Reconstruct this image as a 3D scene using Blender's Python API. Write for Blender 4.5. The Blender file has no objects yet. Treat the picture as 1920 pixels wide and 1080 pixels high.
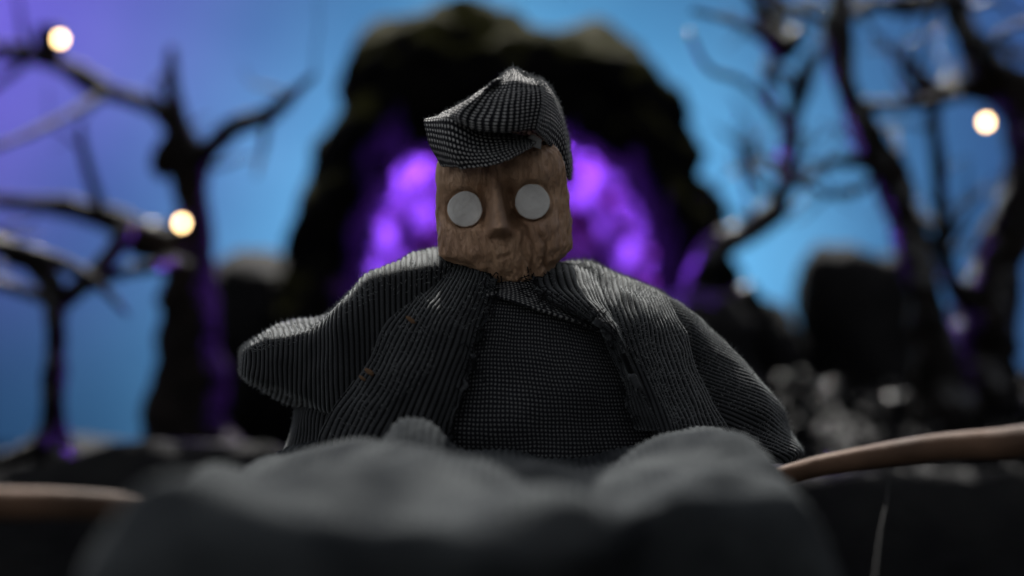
import bpy, bmesh, math, random
from mathutils import Vector, Matrix, noise

R = math.radians
random.seed(7)
S = bpy.context.scene
COL = S.collection

# ------------------------------------------------------------------ camera
CAM_Z = 1.0
F = 1920 * 50 / 36.0            # focal length in pixels of the 1920 px photograph
FOC = 2.6667                    # distance of the puppet: one pixel is one millimetre there
cd = bpy.data.cameras.new('camera'); cam = bpy.data.objects.new('camera', cd); COL.objects.link(cam)
cam.location = (0, 0, CAM_Z); cam.rotation_euler = (R(90), 0, 0)
cd.lens = 50; cd.sensor_width = 36; cd.clip_start = 0.05; cd.clip_end = 200
cd.dof.use_dof = True; cd.dof.focus_distance = 2.56; cd.dof.aperture_fstop = 0.66
S.camera = cam

# ------------------------------------------------------------------ world, sun, exposure
SUN_EL, SUN_AZ = R(45), R(-5)   # behind the puppet and a little to the left
w = bpy.data.worlds.new('World'); S.world = w; w.use_nodes = True
nt = w.node_tree; bg = nt.nodes['Background']
sky = nt.nodes.new('ShaderNodeTexSky'); sky.sky_type = 'NISHITA'; sky.sun_disc = False
sky.sun_elevation = SUN_EL; sky.sun_rotation = SUN_AZ; sky.dust_density = 4; sky.air_density = 1
hs = nt.nodes.new('ShaderNodeHueSaturation'); hs.inputs['Saturation'].default_value = 0.25
nt.links.new(sky.outputs[0], hs.inputs['Color']); nt.links.new(hs.outputs[0], bg.inputs[0])
bg.inputs[1].default_value = 0.096
sd = bpy.data.lights.new('sun', 'SUN'); sun = bpy.data.objects.new('sun', sd); COL.objects.link(sun)
sd.energy = 5.0; sd.angle = R(0.6); sd.color = (1.0, 0.97, 0.92)
sdir = Vector((math.sin(SUN_AZ) * math.cos(SUN_EL), math.cos(SUN_AZ) * math.cos(SUN_EL), math.sin(SUN_EL)))
sun.rotation_euler = sdir.to_track_quat('Z', 'Y').to_euler()

def spot(name, loc, target, color, energy, size, blend=1.0, radius=0.1):
    l = bpy.data.lights.new(name, 'SPOT'); o = bpy.data.objects.new(name, l); COL.objects.link(o)
    l.energy = energy; l.color = color; l.spot_size = R(size); l.spot_blend = blend; l.shadow_soft_size = radius
    o.location = loc
    o.rotation_euler = (Vector(target) - Vector(loc)).to_track_quat('-Z', 'Y').to_euler()
    return o
# the lamps that throw the cyan and violet pools on the painted backdrop of this miniature set
spot('backdrop_lamp', (0.15, 8.4, 0.75), (0.15, 11.0, 1.2), (0.88, 1.15, 0.60), 760, 160, 1.0)
spot('backdrop_lamp', (-5.6, 7.6, 4.0), (-4.5, 11.0, 3.5), (1.0, 0.17, 0.42), 1250, 84, 1.0)
spot('backdrop_lamp', (6.4, 7.6, 3.8), (4.6, 11.0, 2.6), (1.0, 0.42, 0.8), 130, 110, 1.0)

vs = S.view_settings; vs.view_transform = 'Standard'; vs.look = 'None'; vs.exposure = 1.0; vs.gamma = 1
S.display_settings.display_device = 'sRGB'
S.render.resolution_x, S.render.resolution_y = 1024, 576

# ------------------------------------------------------------------ helpers
def W(px, py, d=FOC):
    return Vector(((px - 960) / F * d, d, CAM_Z - (py - 540) / F * d))
def P(px, py, o=0.0):                     # at the puppet, o metres behind the focus plane
    return W(px, py, FOC + o)
def link(o, parent=None):
    COL.objects.link(o)
    if parent: o.parent = parent
    return o
def tag(o, label=None, cat=None, group=None, kind=None):
    if label: o['label'] = label
    if cat: o['category'] = cat
    if group: o['group'] = group
    if kind: o['kind'] = kind
    return o
def empty(name, loc):
    o = bpy.data.objects.new(name, None); link(o); o.location = loc; o.empty_display_size = 0.1
    return o
def mesh_obj(name, verts, faces, mat, parent=None, uvs=None, smooth=True):
    m = bpy.data.meshes.new(name)
    off = Vector((0, 0, 0))
    if parent:
        p = parent
        while p: off += p.location; p = p.parent
    m.from_pydata([tuple(Vector(v) - off) for v in verts], [], faces)
    if uvs:
        ul = m.uv_layers.new(name='uv')
        vi = [0] * len(m.loops); m.loops.foreach_get('vertex_index', vi)
        buf = []
        for i in vi: buf += uvs[i]
        ul.data.foreach_set('uv', buf)
    if smooth: m.polygons.foreach_set('use_smooth', [True] * len(m.polygons))
    if mat: m.materials.append(mat)
    m.update()
    return link(bpy.data.objects.new(name, m), parent)

def cr(p0, p1, p2, p3, t):
    return 0.5 * ((2 * p1) + (p2 - p0) * t + (2 * p0 - 5 * p1 + 4 * p2 - p3) * t * t + (3 * p1 - p0 - 3 * p2 + p3) * t ** 3)
def spline(pts, n, closed=False):
    out = []; m = len(pts)
    segs = m if closed else m - 1
    for i in range(n):
        t = i / n * segs if closed else i / (n - 1) * segs
        k = min(int(t), segs - 1); f = t - k
        if closed: a, b, c, d = (pts[(k + j) % m] for j in (-1, 0, 1, 2))
        else:
            b, c = pts[k], pts[k + 1]
            a = pts[k - 1] if k > 0 else b * 2 - c
            d = pts[k + 2] if k + 2 < m else c * 2 - b
        out.append(cr(a, b, c, d, f))
    return out
def surf(rows, nu, nv, closed=False):
    """rows of control points -> nv x nu grid of points (u along a row)"""
    r1 = [spline(r, nu, closed) for r in rows]
    cols = [spline([r[i] for r in r1], nv) for i in range(nu)]
    return [[cols[i][j] for i in range(nu)] for j in range(nv)]
def gridlen(g, closed):
    nv, nu = len(g), len(g[0])
    us = [0.0]
    for i in range(1, nu): us.append(us[-1] + sum((g[j][i] - g[j][i - 1]).length for j in range(nv)) / nv)
    vs_ = [0.0]
    for j in range(1, nv): vs_.append(vs_[-1] + sum((g[j][i] - g[j - 1][i]).length for i in range(nu)) / nu)
    return us, vs_
def gnormals(g, closed, flip):
    nv, nu = len(g), len(g[0]); out = []
    for j in range(nv):
        row = []
        for i in range(nu):
            if closed: a, b = g[j][(i + 1) % nu], g[j][i - 1]
            else: a, b = g[j][min(i + 1, nu - 1)], g[j][max(i - 1, 0)]
            c, d = g[min(j + 1, nv - 1)][i], g[max(j - 1, 0)][i]
            n = (a - b).cross(c - d)
            n = n.normalized() if n.length > 1e-12 else Vector((0, -1, 0))
            row.append(-n if flip else n)
        out.append(row)
    return out
FIBRES = []
def sheet(name, rows, nu, nv, mat, parent, closed=False, flip=True, ribs=None, wob=0.0, wobs=6.0, thick=0.004,
          fuzz=0, caps=False, edge=None, folds=None, crumple=0.014):
    """cloth from control points; ribs=(a, b, period, height): wales along a*u+b*v"""
    g = surf(rows, nu, nv, closed); us, vs_ = gridlen(g, closed); N = gnormals(g, closed, flip)
    verts, uvs, faces, ratt = [], [], [], []
    for j in range(nv):
        for i in range(nu):
            p = g[j][i]; n = N[j][i]; h = 0.0; rv = 1.0
            if wob: h += wob * noise.noise(p * wobs + Vector((3.1, 0, 7.7))) + wob * 0.4 * noise.noise(p * wobs * 3)
            if ribs and crumple: h += crumple * (0.35 - abs(noise.noise(Vector((p.x * 6.5 + p.z * 3, p.y * 4, p.z * 4.5 - p.x * 2))) ) * 1.6) + crumple * 0.4 * (0.3 - abs(noise.noise(p * 15 + Vector((5, 0, 0)))))
            if folds: h += folds(i / (nu - 1), j / (nv - 1), p)
            if ribs:
                ph = (ribs[0] * us[i] + ribs[1] * vs_[j]) / ribs[2] + 0.35 * noise.noise(p * 9)
                rv = abs(math.sin(math.pi * ph)) ** 0.7
                h += ribs[3] * (rv - 0.6)
            q = p + n * h
            if edge: q = q + edge(i / (nu - 1), j / (nv - 1), p)
            verts.append(q); uvs.append((us[i], vs_[j])); ratt.append(rv)
    for j in range(nv - 1):
        for i in range(nu if closed else nu - 1):
            k = (i + 1) % nu
            f = (j * nu + i, j * nu + k, (j + 1) * nu + k, (j + 1) * nu + i)
            faces.append(f[::-1] if flip else f)
    if caps:
        for j in (0, nv - 1):
            c = sum((verts[j * nu + i] for i in range(nu)), Vector()) / nu
            verts.append(c); uvs.append((0, 0)); ratt.append(1.0)
            for i in range(nu):
                t = (j * nu + i, j * nu + (i + 1) % nu, len(verts) - 1)
                faces.append(t if (j == 0) == flip else t[::-1])
    for _ in range(fuzz):
        j, i = random.randrange(nv), random.randrange(nu)
        if N[j][i].z > 0.25 or abs(N[j][i].y) < 0.3: FIBRES.append((Vector(verts[j * nu + i]), N[j][i]))
    o = mesh_obj(name, verts, faces, mat, parent, uvs)
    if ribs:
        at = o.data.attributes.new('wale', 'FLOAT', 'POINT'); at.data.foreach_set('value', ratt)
    if thick and not caps:
        md = o.modifiers.new('cloth', 'SOLIDIFY'); md.thickness = thick; md.offset = -1
    return o
def tube(path, n_ring=12, step=0.03, lump=0.12, ls=9.0, seed=0):
    """path of (Vector, radius) -> verts, faces of a knotty limb"""
    pts = [p for p, r in path]; rad = [Vector((r, 0, 0)) for p, r in path]
    L = sum((pts[i + 1] - pts[i]).length for i in range(len(pts) - 1))
    n = max(len(pts) * 3, int(L / step)); c = spline(pts, n); rr = [max(v.x, 0.001) for v in spline(rad, n)]
    verts, faces = [], []
    up = Vector((0, 1, 0.13)).normalized()
    for k in range(n):
        t = (c[min(k + 1, n - 1)] - c[max(k - 1, 0)]).normalized()
        a = t.cross(up)
        a = a.normalized() if a.length > 1e-4 else Vector((1, 0, 0))
        b = t.cross(a)
        for q in range(n_ring):
            an = 2 * math.pi * q / n_ring
            d = a * math.cos(an) + b * math.sin(an); p = c[k] + d * rr[k]
            f = 1 + lump * 2.2 * noise.noise(p * ls + Vector((seed, 0, 0))) + lump * 1.2 * noise.noise(p * ls * 3.1 + Vector((0, seed, 0)))
            verts.append(c[k] + d * rr[k] * f)
    for k in range(n - 1):
        for q in range(n_ring):
            r = (q + 1) % n_ring
            faces.append((k * n_ring + q, k * n_ring + r, (k + 1) * n_ring + r, (k + 1) * n_ring + q))
    for k, rev in ((0, 0), (n - 1, 1)):
        verts.append(c[k]); m = len(verts) - 1
        for q in range(n_ring):
            t = (k * n_ring + q, m, k * n_ring + (q + 1) % n_ring)
            faces.append(t[::-1] if rev else t)
    return verts, faces
def lump_mesh(name, seed, sub=3, amp=0.3, freq=1.4, fine=0.08, squash=(1, 1, 1), box=0):
    bm = bmesh.new(); bmesh.ops.create_icosphere(bm, subdivisions=sub, radius=1)
    for v in bm.verts:
        p = v.co.copy()
        if box:
            m = (abs(p.x) ** box + abs(p.y) ** box + abs(p.z) ** box) ** (1 / box); p = p / m
        f = 1 + amp * noise.noise(v.co * freq + Vector((seed * 3.7, 0, seed))) + fine * noise.noise(v.co * freq * 4 + Vector((0, seed * 2.1, 0)))
        v.co = Vector((p.x * f * squash[0], p.y * f * squash[1], p.z * f * squash[2]))
    me = bpy.data.meshes.new(name); bm.to_mesh(me); bm.free()
    me.polygons.foreach_set('use_smooth', [True] * len(me.polygons))
    return me

# ------------------------------------------------------------------ materials
def mat(name, base=(0.5, 0.5, 0.5), rough=0.8, spec=0.5, sheen=0.0, emit=None, es=0.0):
    m = bpy.data.materials.new(name); m.use_nodes = True
    b = m.node_tree.nodes['Principled BSDF']
    b.inputs['Base Color'].default_value = (*base, 1); b.inputs['Roughness'].default_value = rough
    b.inputs['Specular IOR Level'].default_value = spec
    b.inputs['Sheen Weight'].default_value = sheen
    if emit: b.inputs['Emission Color'].default_value = (*emit, 1); b.inputs['Emission Strength'].default_value = es
    return m
def N_(m, kind, **kw):
    n = m.node_tree.nodes.new(kind)
    for k, v in kw.items():
        if k.startswith('i_'):
            key = k[2:].replace('_', ' ')
            n.inputs[int(key) if key.isdigit() else key].default_value = v
        else: setattr(n, k, v)
    return n
def L_(m, a, b): m.node_tree.links.new(a, b)
def B_(m): return m.node_tree.nodes['Principled BSDF']
def ramp(m, fac, stops):
    r = N_(m, 'ShaderNodeValToRGB'); e = r.color_ramp.elements
    while len(e) < len(stops): e.new(0.5)
    for el, (p, c) in zip(e, stops): el.position = p; el.color = (*c, 1)
    L_(m, fac, r.inputs[0]); return r
def noisy(name, c1, c2, scale=6, rough=0.8, bump=0.3, bscale=30, bdist=0.02, spec=0.5, detail=6, lo=0.35, hi=0.65):
    m = mat(name, c1, rough, spec)
    tc = N_(m, 'ShaderNodeTexCoord')
    n = N_(m, 'ShaderNodeTexNoise', i_Scale=scale, i_Detail=detail); L_(m, tc.outputs['Object'], n.inputs['Vector'])
    r = ramp(m, n.outputs['Fac'], [(lo, c1), (hi, c2)]); L_(m, r.outputs[0], B_(m).inputs['Base Color'])
    n2 = N_(m, 'ShaderNodeTexNoise', i_Scale=bscale, i_Detail=8.0); L_(m, tc.outputs['Object'], n2.inputs['Vector'])
    bp = N_(m, 'ShaderNodeBump', i_Strength=bump, i_Distance=bdist); L_(m, n2.outputs['Fac'], bp.inputs['Height'])
    L_(m, bp.outputs[0], B_(m).inputs['Normal'])
    return m
def wave(m, src, mul, add=0.0):
    """sin(2 pi src*mul) remapped 0..1"""
    a = N_(m, 'ShaderNodeMath', operation='MULTIPLY', i_1=2 * math.pi * mul); L_(m, src, a.inputs[0])
    s = N_(m, 'ShaderNodeMath', operation='SINE'); L_(m, a.outputs[0], s.inputs[0])
    h = N_(m, 'ShaderNodeMath', operation='MULTIPLY_ADD', i_1=0.5, i_2=0.5); L_(m, s.outputs[0], h.inputs[0])
    return h.outputs[0]
def check_cloth(name, dark, light, per, per2=None, sheen=0.3, lo=0.3, hi=0.62, bd=0.002):
    m = mat(name, dark, 0.95, 0.15, sheen); B_(m).inputs['Sheen Roughness'].default_value = 0.5
    uv = N_(m, 'ShaderNodeUVMap'); sp = N_(m, 'ShaderNodeSeparateXYZ')
    nz = N_(m, 'ShaderNodeTexNoise', i_Scale=25.0, i_Detail=3.0); L_(m, uv.outputs[0], nz.inputs['Vector'])
    ad = N_(m, 'ShaderNodeVectorMath', operation='MULTIPLY_ADD'); ad.inputs[1].default_value = (0.006, 0.006, 0); L_(m, nz.outputs['Color'], ad.inputs[0]); L_(m, uv.outputs[0], ad.inputs[2])
    L_(m, ad.outputs[0], sp.inputs[0])
    a = wave(m, sp.outputs[0], 1 / per); b = wave(m, sp.outputs[1], 1 / (per2 or per))
    mu = N_(m, 'ShaderNodeMath', operation='MULTIPLY'); L_(m, a, mu.inputs[0]); L_(m, b, mu.inputs[1])
    r = ramp(m, mu.outputs[0], [(lo, dark), (hi, light)])
    n2 = N_(m, 'ShaderNodeTexNoise', i_Scale=9.0, i_Detail=5.0); L_(m, uv.outputs[0], n2.inputs['Vector'])
    mx = N_(m, 'ShaderNodeMix', data_type='RGBA', blend_type='MULTIPLY'); mx.inputs['Factor'].default_value = 0.6
    r2 = ramp(m, n2.outputs['Fac'], [(0.3, (0.55, 0.55, 0.55)), (0.7, (1.1, 1.1, 1.1))])
    L_(m, r.outputs[0], mx.inputs['A']); L_(m, r2.outputs[0], mx.inputs['B']); L_(m, mx.outputs['Result'], B_(m).inputs['Base Color'])
    su = N_(m, 'ShaderNodeMath', operation='ADD'); L_(m, a, su.inputs[0]); L_(m, b, su.inputs[1])
    bp = N_(m, 'ShaderNodeBump', i_Strength=0.6, i_Distance=bd); L_(m, su.outputs[0], bp.inputs['Height']); L_(m, bp.outputs[0], B_(m).inputs['Normal'])
    return m
def cord_cloth(name, dark, light, a, b, per, sheen=0.4):
    """corduroy: pale wale, groove shade painted in with the phase of the modelled ribs, worn nap"""
    m = mat(name, dark, 0.95, 0.12, sheen); B_(m).inputs['Sheen Roughness'].default_value = 0.45
    B_(m).inputs['Sheen Tint'].default_value = (0.9, 0.95, 0.95, 1)
    uv = N_(m, 'ShaderNodeUVMap')
    n = N_(m, 'ShaderNodeTexNoise', i_Scale=14.0, i_Detail=6.0); L_(m, uv.outputs[0], n.inputs['Vector'])
    r = ramp(m, n.outputs['Fac'], [(0.3, dark), (0.72, light)])
    n2 = N_(m, 'ShaderNodeTexNoise', i_Scale=420.0, i_Detail=2.0); L_(m, uv.outputs[0], n2.inputs['Vector'])
    mx = N_(m, 'ShaderNodeMix', data_type='RGBA', blend_type='MULTIPLY'); mx.inputs['Factor'].default_value = 0.7
    r2 = ramp(m, n2.outputs['Fac'], [(0.3, (0.5, 0.5, 0.5)), (0.7, (1.25, 1.25, 1.25))])
    L_(m, r.outputs[0], mx.inputs['A']); L_(m, r2.outputs[0], mx.inputs['B'])
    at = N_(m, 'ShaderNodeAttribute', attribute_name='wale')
    r3 = ramp(m, at.outputs['Fac'], [(0.40, (0.05, 0.05, 0.06)), (0.95, (1.85, 1.85, 1.82))])  # shade of the grooves painted into the colour, rib tops lightened
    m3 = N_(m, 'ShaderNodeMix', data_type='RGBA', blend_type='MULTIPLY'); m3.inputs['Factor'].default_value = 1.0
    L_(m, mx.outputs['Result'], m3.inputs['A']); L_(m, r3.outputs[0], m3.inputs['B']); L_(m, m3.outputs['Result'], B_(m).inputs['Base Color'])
    sw = N_(m, 'ShaderNodeMath', operation='MULTIPLY', i_1=sheen); L_(m, at.outputs['Fac'], sw.inputs[0]); L_(m, sw.outputs[0], B_(m).inputs['Sheen Weight'])
    bp = N_(m, 'ShaderNodeBump', i_Strength=0.5, i_Distance=0.0015); L_(m, n2.outputs['Fac'], bp.inputs['Height']); L_(m, bp.outputs[0], B_(m).inputs['Normal'])
    return m

M = {}
M['sky'] = noisy('painted_backdrop', (0.036, 0.102, 0.34), (0.052, 0.132, 0.41), 0.7, 0.95, 0.05, 60, 0.002, 0.05)
M['soil'] = noisy('black_soil', (0.004, 0.004, 0.005), (0.009, 0.009, 0.009), 5, 0.8, 0.8, 22, 0.03, 0.12)
M['gravel'] = noisy('wet_gravel', (0.002, 0.002, 0.0023), (0.006, 0.006, 0.0064), 20, 0.22, 0.6, 60, 0.01, 0.5)
M['rock'] = noisy('dark_rock', (0.004, 0.004, 0.005), (0.009, 0.008, 0.008), 4, 0.8, 0.8, 16, 0.04, 0.12)
M['darkstone'] = noisy('dark_grey_stone', (0.012, 0.010, 0.012), (0.05, 0.04, 0.045), 7, 0.2, 0.6, 30, 0.02, 0.5)
M['stone'] = noisy('grey_stone', (0.09, 0.085, 0.09), (0.23, 0.22, 0.225), 7, 0.13, 0.6, 30, 0.02, 0.5)
M['cavewall'] = noisy('cave_wall', (0.006, 0.005, 0.006), (0.085, 0.040, 0.045), 3.6, 0.3, 0.8, 12, 0.06, 0.4, lo=0.44, hi=0.68)
M['bark'] = noisy('black_bark', (0.006, 0.0054, 0.005), (0.014, 0.011, 0.010), 8, 0.3, 1.0, 34, 0.03, 0.16)
def wet(m, scale, lo, hi, r_wet, r_dry, s_wet, s_dry):
    """gloss only in scattered wet patches"""
    tc = N_(m, 'ShaderNodeTexCoord'); n = N_(m, 'ShaderNodeTexNoise', i_Scale=scale, i_Detail=4.0); L_(m, tc.outputs['Object'], n.inputs['Vector'])
    for sock, a, b in (('Roughness', r_dry, r_wet), ('Specular IOR Level', s_dry, s_wet)):
        mr = N_(m, 'ShaderNodeMapRange', i_1=lo, i_2=hi, i_3=a, i_4=b); L_(m, n.outputs['Fac'], mr.inputs[0]); L_(m, mr.outputs[0], B_(m).inputs[sock])
M['wetbark'] = noisy('wet_black_bark', (0.003, 0.0027, 0.0025), (0.008, 0.006, 0.005), 9, 0.3, 1.0, 30, 0.03, 0.16)
wet(M['bark'], 6.0, 0.69, 0.75, 0.25, 0.5, 0.4, 0.02)
wet(M['wetbark'], 10.0, 0.53, 0.61, 0.14, 0.5, 0.5, 0.04)
wet(M['gravel'], 9.0, 0.59, 0.65, 0.14, 0.9, 0.5, 0.0)
M['wood'] = noisy('brown_wood', (0.05, 0.028, 0.017), (0.10, 0.056, 0.034), 8, 0.75, 0.5, 40, 0.006, 0.15)
M['cap'] = check_cloth('check_cap_cloth', (0.006, 0.006, 0.008), (0.36, 0.35, 0.335), 0.0080, sheen=0.06)
M['shirt'] = check_cloth('check_shirt_cloth', (0.008, 0.008, 0.010), (0.105, 0.105, 0.103), 0.0062, 0.0074, sheen=0.06)
M['yoke'] = check_cloth('check_yoke_cloth', (0.007, 0.007, 0.009), (0.19, 0.187, 0.178), 0.0075, 0.0082, sheen=0.08)
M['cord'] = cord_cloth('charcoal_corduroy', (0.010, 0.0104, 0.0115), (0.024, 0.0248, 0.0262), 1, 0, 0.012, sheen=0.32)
M['trouser'] = noisy('grey_wool', (0.024, 0.0262, 0.0285), (0.056, 0.060, 0.062), 9, 1.0, 0.6, 70, 0.006, 0.0)
B_(M['trouser']).inputs['Sheen Weight'].default_value = 0.0
M['fuzz'] = mat('cloth_fibre', (0.16, 0.165, 0.165), 0.9, 0.1)
M['thread'] = mat('black_thread', (0.008, 0.008, 0.009), 0.9, 0.1)
M['eye'] = noisy('pale_clay', (0.46, 0.44, 0.41), (0.62, 0.60, 0.56), 26, 0.8, 0.6, 90, 0.004, 0.2)
M['lining'] = noisy('pale_lining', (0.30, 0.30, 0.29), (0.38, 0.38, 0.37), 30, 0.9, 0.2, 200, 0.001, 0.1)
M['bulb'] = mat('warm_bulb_glass', (1, 0.8, 0.5), 0.3, 0.5, 0, (1.0, 0.62, 0.27), 8.5)
M['socket'] = mat('black_socket', (0.01, 0.01, 0.01), 0.5)
M['cavebulb'] = mat('violet_bulb_glass', (0.5, 0.2, 1), 0.3, 0.5, 0, (0.33, 0.07, 1.0), 4)
M['string'] = mat('grey_string', (0.03, 0.03, 0.03), 0.9, 0.1)
M['blocker_cloth'] = noisy('black_blocker_cloth', (0.006, 0.006, 0.007), (0.012, 0.012, 0.013), 4, 0.95, 0.3, 120, 0.002, 0.05)
M['fleck'] = mat('tan_fleck', (0.12, 0.07, 0.04), 0.9, 0.1)

def clay():
    m = mat('carved_brown_clay', (0.4, 0.24, 0.14), 0.42, 0.5)
    tc = N_(m, 'ShaderNodeTexCoord')
    mp = N_(m, 'ShaderNodeMapping'); mp.inputs['Scale'].default_value = (1.0, 1.0, 0.33); L_(m, tc.outputs['Object'], mp.inputs[0])
    n1 = N_(m, 'ShaderNodeTexNoise', i_Scale=14.0, i_Detail=7.0, i_Roughness=0.6); L_(m, tc.outputs['Object'], n1.inputs['Vector'])
    n2 = N_(m, 'ShaderNodeTexNoise', i_Scale=85.0, i_Detail=6.0, i_Roughness=0.65); n2.inputs['Distortion'].default_value = 1.2; L_(m, mp.outputs[0], n2.inputs['Vector'])
    vo = N_(m, 'ShaderNodeTexVoronoi', feature='DISTANCE_TO_EDGE', i_Scale=60.0)
    ad = N_(m, 'ShaderNodeVectorMath', operation='MULTIPLY_ADD'); ad.inputs[1].default_value = (0.035, 0.035, 0.035)
    L_(m, n2.outputs['Color'], ad.inputs[0]); L_(m, mp.outputs[0], ad.inputs[2]); L_(m, ad.outputs[0], vo.inputs['Vector'])
    cr_ = ramp(m, vo.outputs['Distance'], [(0.0, (0.35, 0.35, 0.35)), (0.05, (1, 1, 1))])
    r = ramp(m, n1.outputs['Fac'], [(0.28, (0.28, 0.155, 0.090)), (0.5, (0.43, 0.255, 0.150)), (0.74, (0.58, 0.37, 0.23))])
    n4 = N_(m, 'ShaderNodeTexNoise', i_Scale=9.0, i_Detail=3.0); L_(m, tc.outputs['Object'], n4.inputs['Vector'])
    r4 = ramp(m, n4.outputs['Fac'], [(0.48, (0.0, 0.0, 0.0)), (0.68, (0.32, 0.32, 0.32))])
    mx = N_(m, 'ShaderNodeMix', data_type='RGBA', blend_type='MULTIPLY'); L_(m, r4.outputs[0], mx.inputs['Factor'])
    L_(m, r.outputs[0], mx.inputs['A']); L_(m, cr_.outputs[0], mx.inputs['B']); L_(m, mx.outputs['Result'], B_(m).inputs['Base Color'])
    h = N_(m, 'ShaderNodeMath', operation='MULTIPLY_ADD', i_1=0.16); L_(m, cr_.outputs[0], h.inputs[0]); L_(m, n2.outputs['Fac'], h.inputs[2])
    bp = N_(m, 'ShaderNodeBump', i_Strength=1.0, i_Distance=0.007); L_(m, h.outputs[0], bp.inputs['Height']); L_(m, bp.outputs[0], B_(m).inputs['Normal'])
    return m
M['clay'] = clay()
def mossy():
    """black foam rock, olive moss where the surface faces up"""
    m = noisy('mossy_rock', (0.0018, 0.0018, 0.002), (0.004, 0.0037, 0.0034), 4, 0.9, 0.9, 14, 0.05, 0.02)
    nt_ = m.node_tree; base = B_(m).inputs['Base Color'].links[0].from_socket
    ge = N_(m, 'ShaderNodeNewGeometry'); sp = N_(m, 'ShaderNodeSeparateXYZ'); L_(m, ge.outputs['Normal'], sp.inputs[0])
    n = N_(m, 'ShaderNodeTexNoise', i_Scale=7.0, i_Detail=6.0)
    tc = N_(m, 'ShaderNodeTexCoord'); L_(m, tc.outputs['Object'], n.inputs['Vector'])
    a = N_(m, 'ShaderNodeMath', operation='MULTIPLY_ADD', i_1=0.9); L_(m, n.outputs['Fac'], a.inputs[0]); L_(m, sp.outputs[2], a.inputs[2])
    r = ramp(m, a.outputs[0], [(0.95, (0, 0, 0)), (1.35, (1, 1, 1))])
    mx = N_(m, 'ShaderNodeMix', data_type='RGBA'); L_(m, r.outputs[0], mx.inputs['Factor'])
    L_(m, base, mx.inputs['A']); mx.inputs['B'].default_value = (0.022, 0.021, 0.006, 1)
    L_(m, mx.outputs['Result'], B_(m).inputs['Base Color'])
    return m
M['mossy'] = mossy()

# ------------------------------------------------------------------ setting: backdrop and ground
def backdrop():
    v, f = [], []; n, k = 60, 16
    for i in range(n + 1):
        t = i / n * 2 - 1
        x = 11.5 * math.sin(t * 1.25) / math.sin(1.25); y = 11.0 - 5.0 * (abs(t) ** 3)
        for j in range(k + 1):
            v.append(Vector((x, y, -1.0 + 5.3 * j / k)))
    for i in range(n):
        for j in range(k):
            a = i * (k + 1) + j; f.append((a, a + k + 1, a + k + 2, a + 1))
    o = mesh_obj('sky', v, f, M['sky']); tag(o, kind='structure')
    md = o.modifiers.new('board', 'SOLIDIFY'); md.thickness = 0.05; md.offset = 1
backdrop()

def blocker():  # black cloth added out of view so the fill comes from the left
    v, f = [], []; n, k = 160, 6
    for i in range(n + 1):
        y = -4.0 + 6.9 * i / n
        x = 2.35 + 0.06 * math.sin(i * 0.9) + 0.05 * noise.noise(Vector((y * 2, 0, 3)))
        for j in range(k + 1): v.append(Vector((x + 0.02 * math.sin(i * 0.9 + j), y, -0.3 + 4.8 * j / k)))
    for i in range(n):
        for j in range(k):
            a = i * (k + 1) + j; f.append((a, a + 1, a + k + 2, a + k + 1))
    o = mesh_obj('fill_blocker', v, f, M['blocker_cloth']); o.modifiers.new('cloth', 'SOLIDIFY').thickness = 0.01
    tag(o, 'black cloth curtain added out of view on the right to block fill light', 'blocker')
blocker()
def sm(a, b, x):
    t = max(0, min(1, (x - a) / (b - a))); return t * t * (3 - 2 * t)
def ground_z(x, y):
    z = -0.25
    z += 0.47 * (1 - sm(0.7, 1.5, math.hypot(x * 0.8, (y - 2.2) * 0.9)))           # knoll the puppet sits on
    n1 = 0.06 * noise.noise(Vector((x * 1.7, 0, 2)))
    # stony bank on the right: steep cut face, top sloping up to the trees
    z += (0.66 + n1) * sm(0.3, 0.6, x) * sm(4.45, 4.62, y + 2 * n1) * (1 - sm(6.2, 8.0, y))  
    z += 0.14 * sm(0.8, 1.3, x) * sm(4.6, 5.6, y) * (1 - sm(6.2, 8.0, y))
    # black bank on the left, cut face towards the water line
    hl = 0.52 + 0.24 * sm(-2.0, -1.2, x)
    z += (hl + n1) * (1 - sm(-0.7, -0.3, x)) * sm(4.25, 4.4, y + 2 * n1) * (1 - 0.95 * sm(4.4, 5.6, y))
    z += 0.35 * (1 - sm(0.3, 1.6, math.hypot(x, y - 6.8)))
    z += 0.05 * noise.noise(Vector((x * 1.3, y * 1.3, 0))) + 0.03 * noise.noise(Vector((x * 4, y * 4, 5)))
    return z
def ground():
    v, f = [], []; nx, ny = 200, 330
    for j in range(ny + 1):
        for i in range(nx + 1):
            x = -12.5 + 25 * i / nx; y = -4 + 16.5 * j / ny
            v.append(Vector((x, y, ground_z(x, y))))
    for j in range(ny):
        for i in range(nx):
            a = j * (nx + 1) + i; f.append((a, a + 1, a + nx + 2, a + nx + 1))
    tag(mesh_obj('ground', v, f, M['soil']), kind='structure')
ground()

def gravel():
    v, f = [], []
    src = [lump_mesh('pebble_source', s, 1, 0.5, 1.6, 0.1) for s in range(5)]
    for _ in range(1700):
        x = random.uniform(0.75, 3.4); y = random.uniform(4.72, 6.6)
        r = 0.010 + 0.042 * random.random() ** 2.5
        me = random.choice(src); b = len(v); rz = random.uniform(0, 6.28)
        rot = Matrix.Rotation(rz, 3, 'Z') @ Matrix.Rotation(random.uniform(0, 6.28), 3, 'X')
        c = Vector((x, y, ground_z(x, y) + r * 0.4))
        for q in me.vertices: v.append(c + rot @ (q.co * r))
        for p in me.polygons: f.append(tuple(b + k for k in p.vertices))
    o = mesh_obj('gravel', v, f, M['gravel'])
    for me in src: bpy.data.meshes.remove(me)
    tag(o, 'loose dark wet gravel covering the bank under the right trees', 'gravel', kind='stuff')
gravel()

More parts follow.
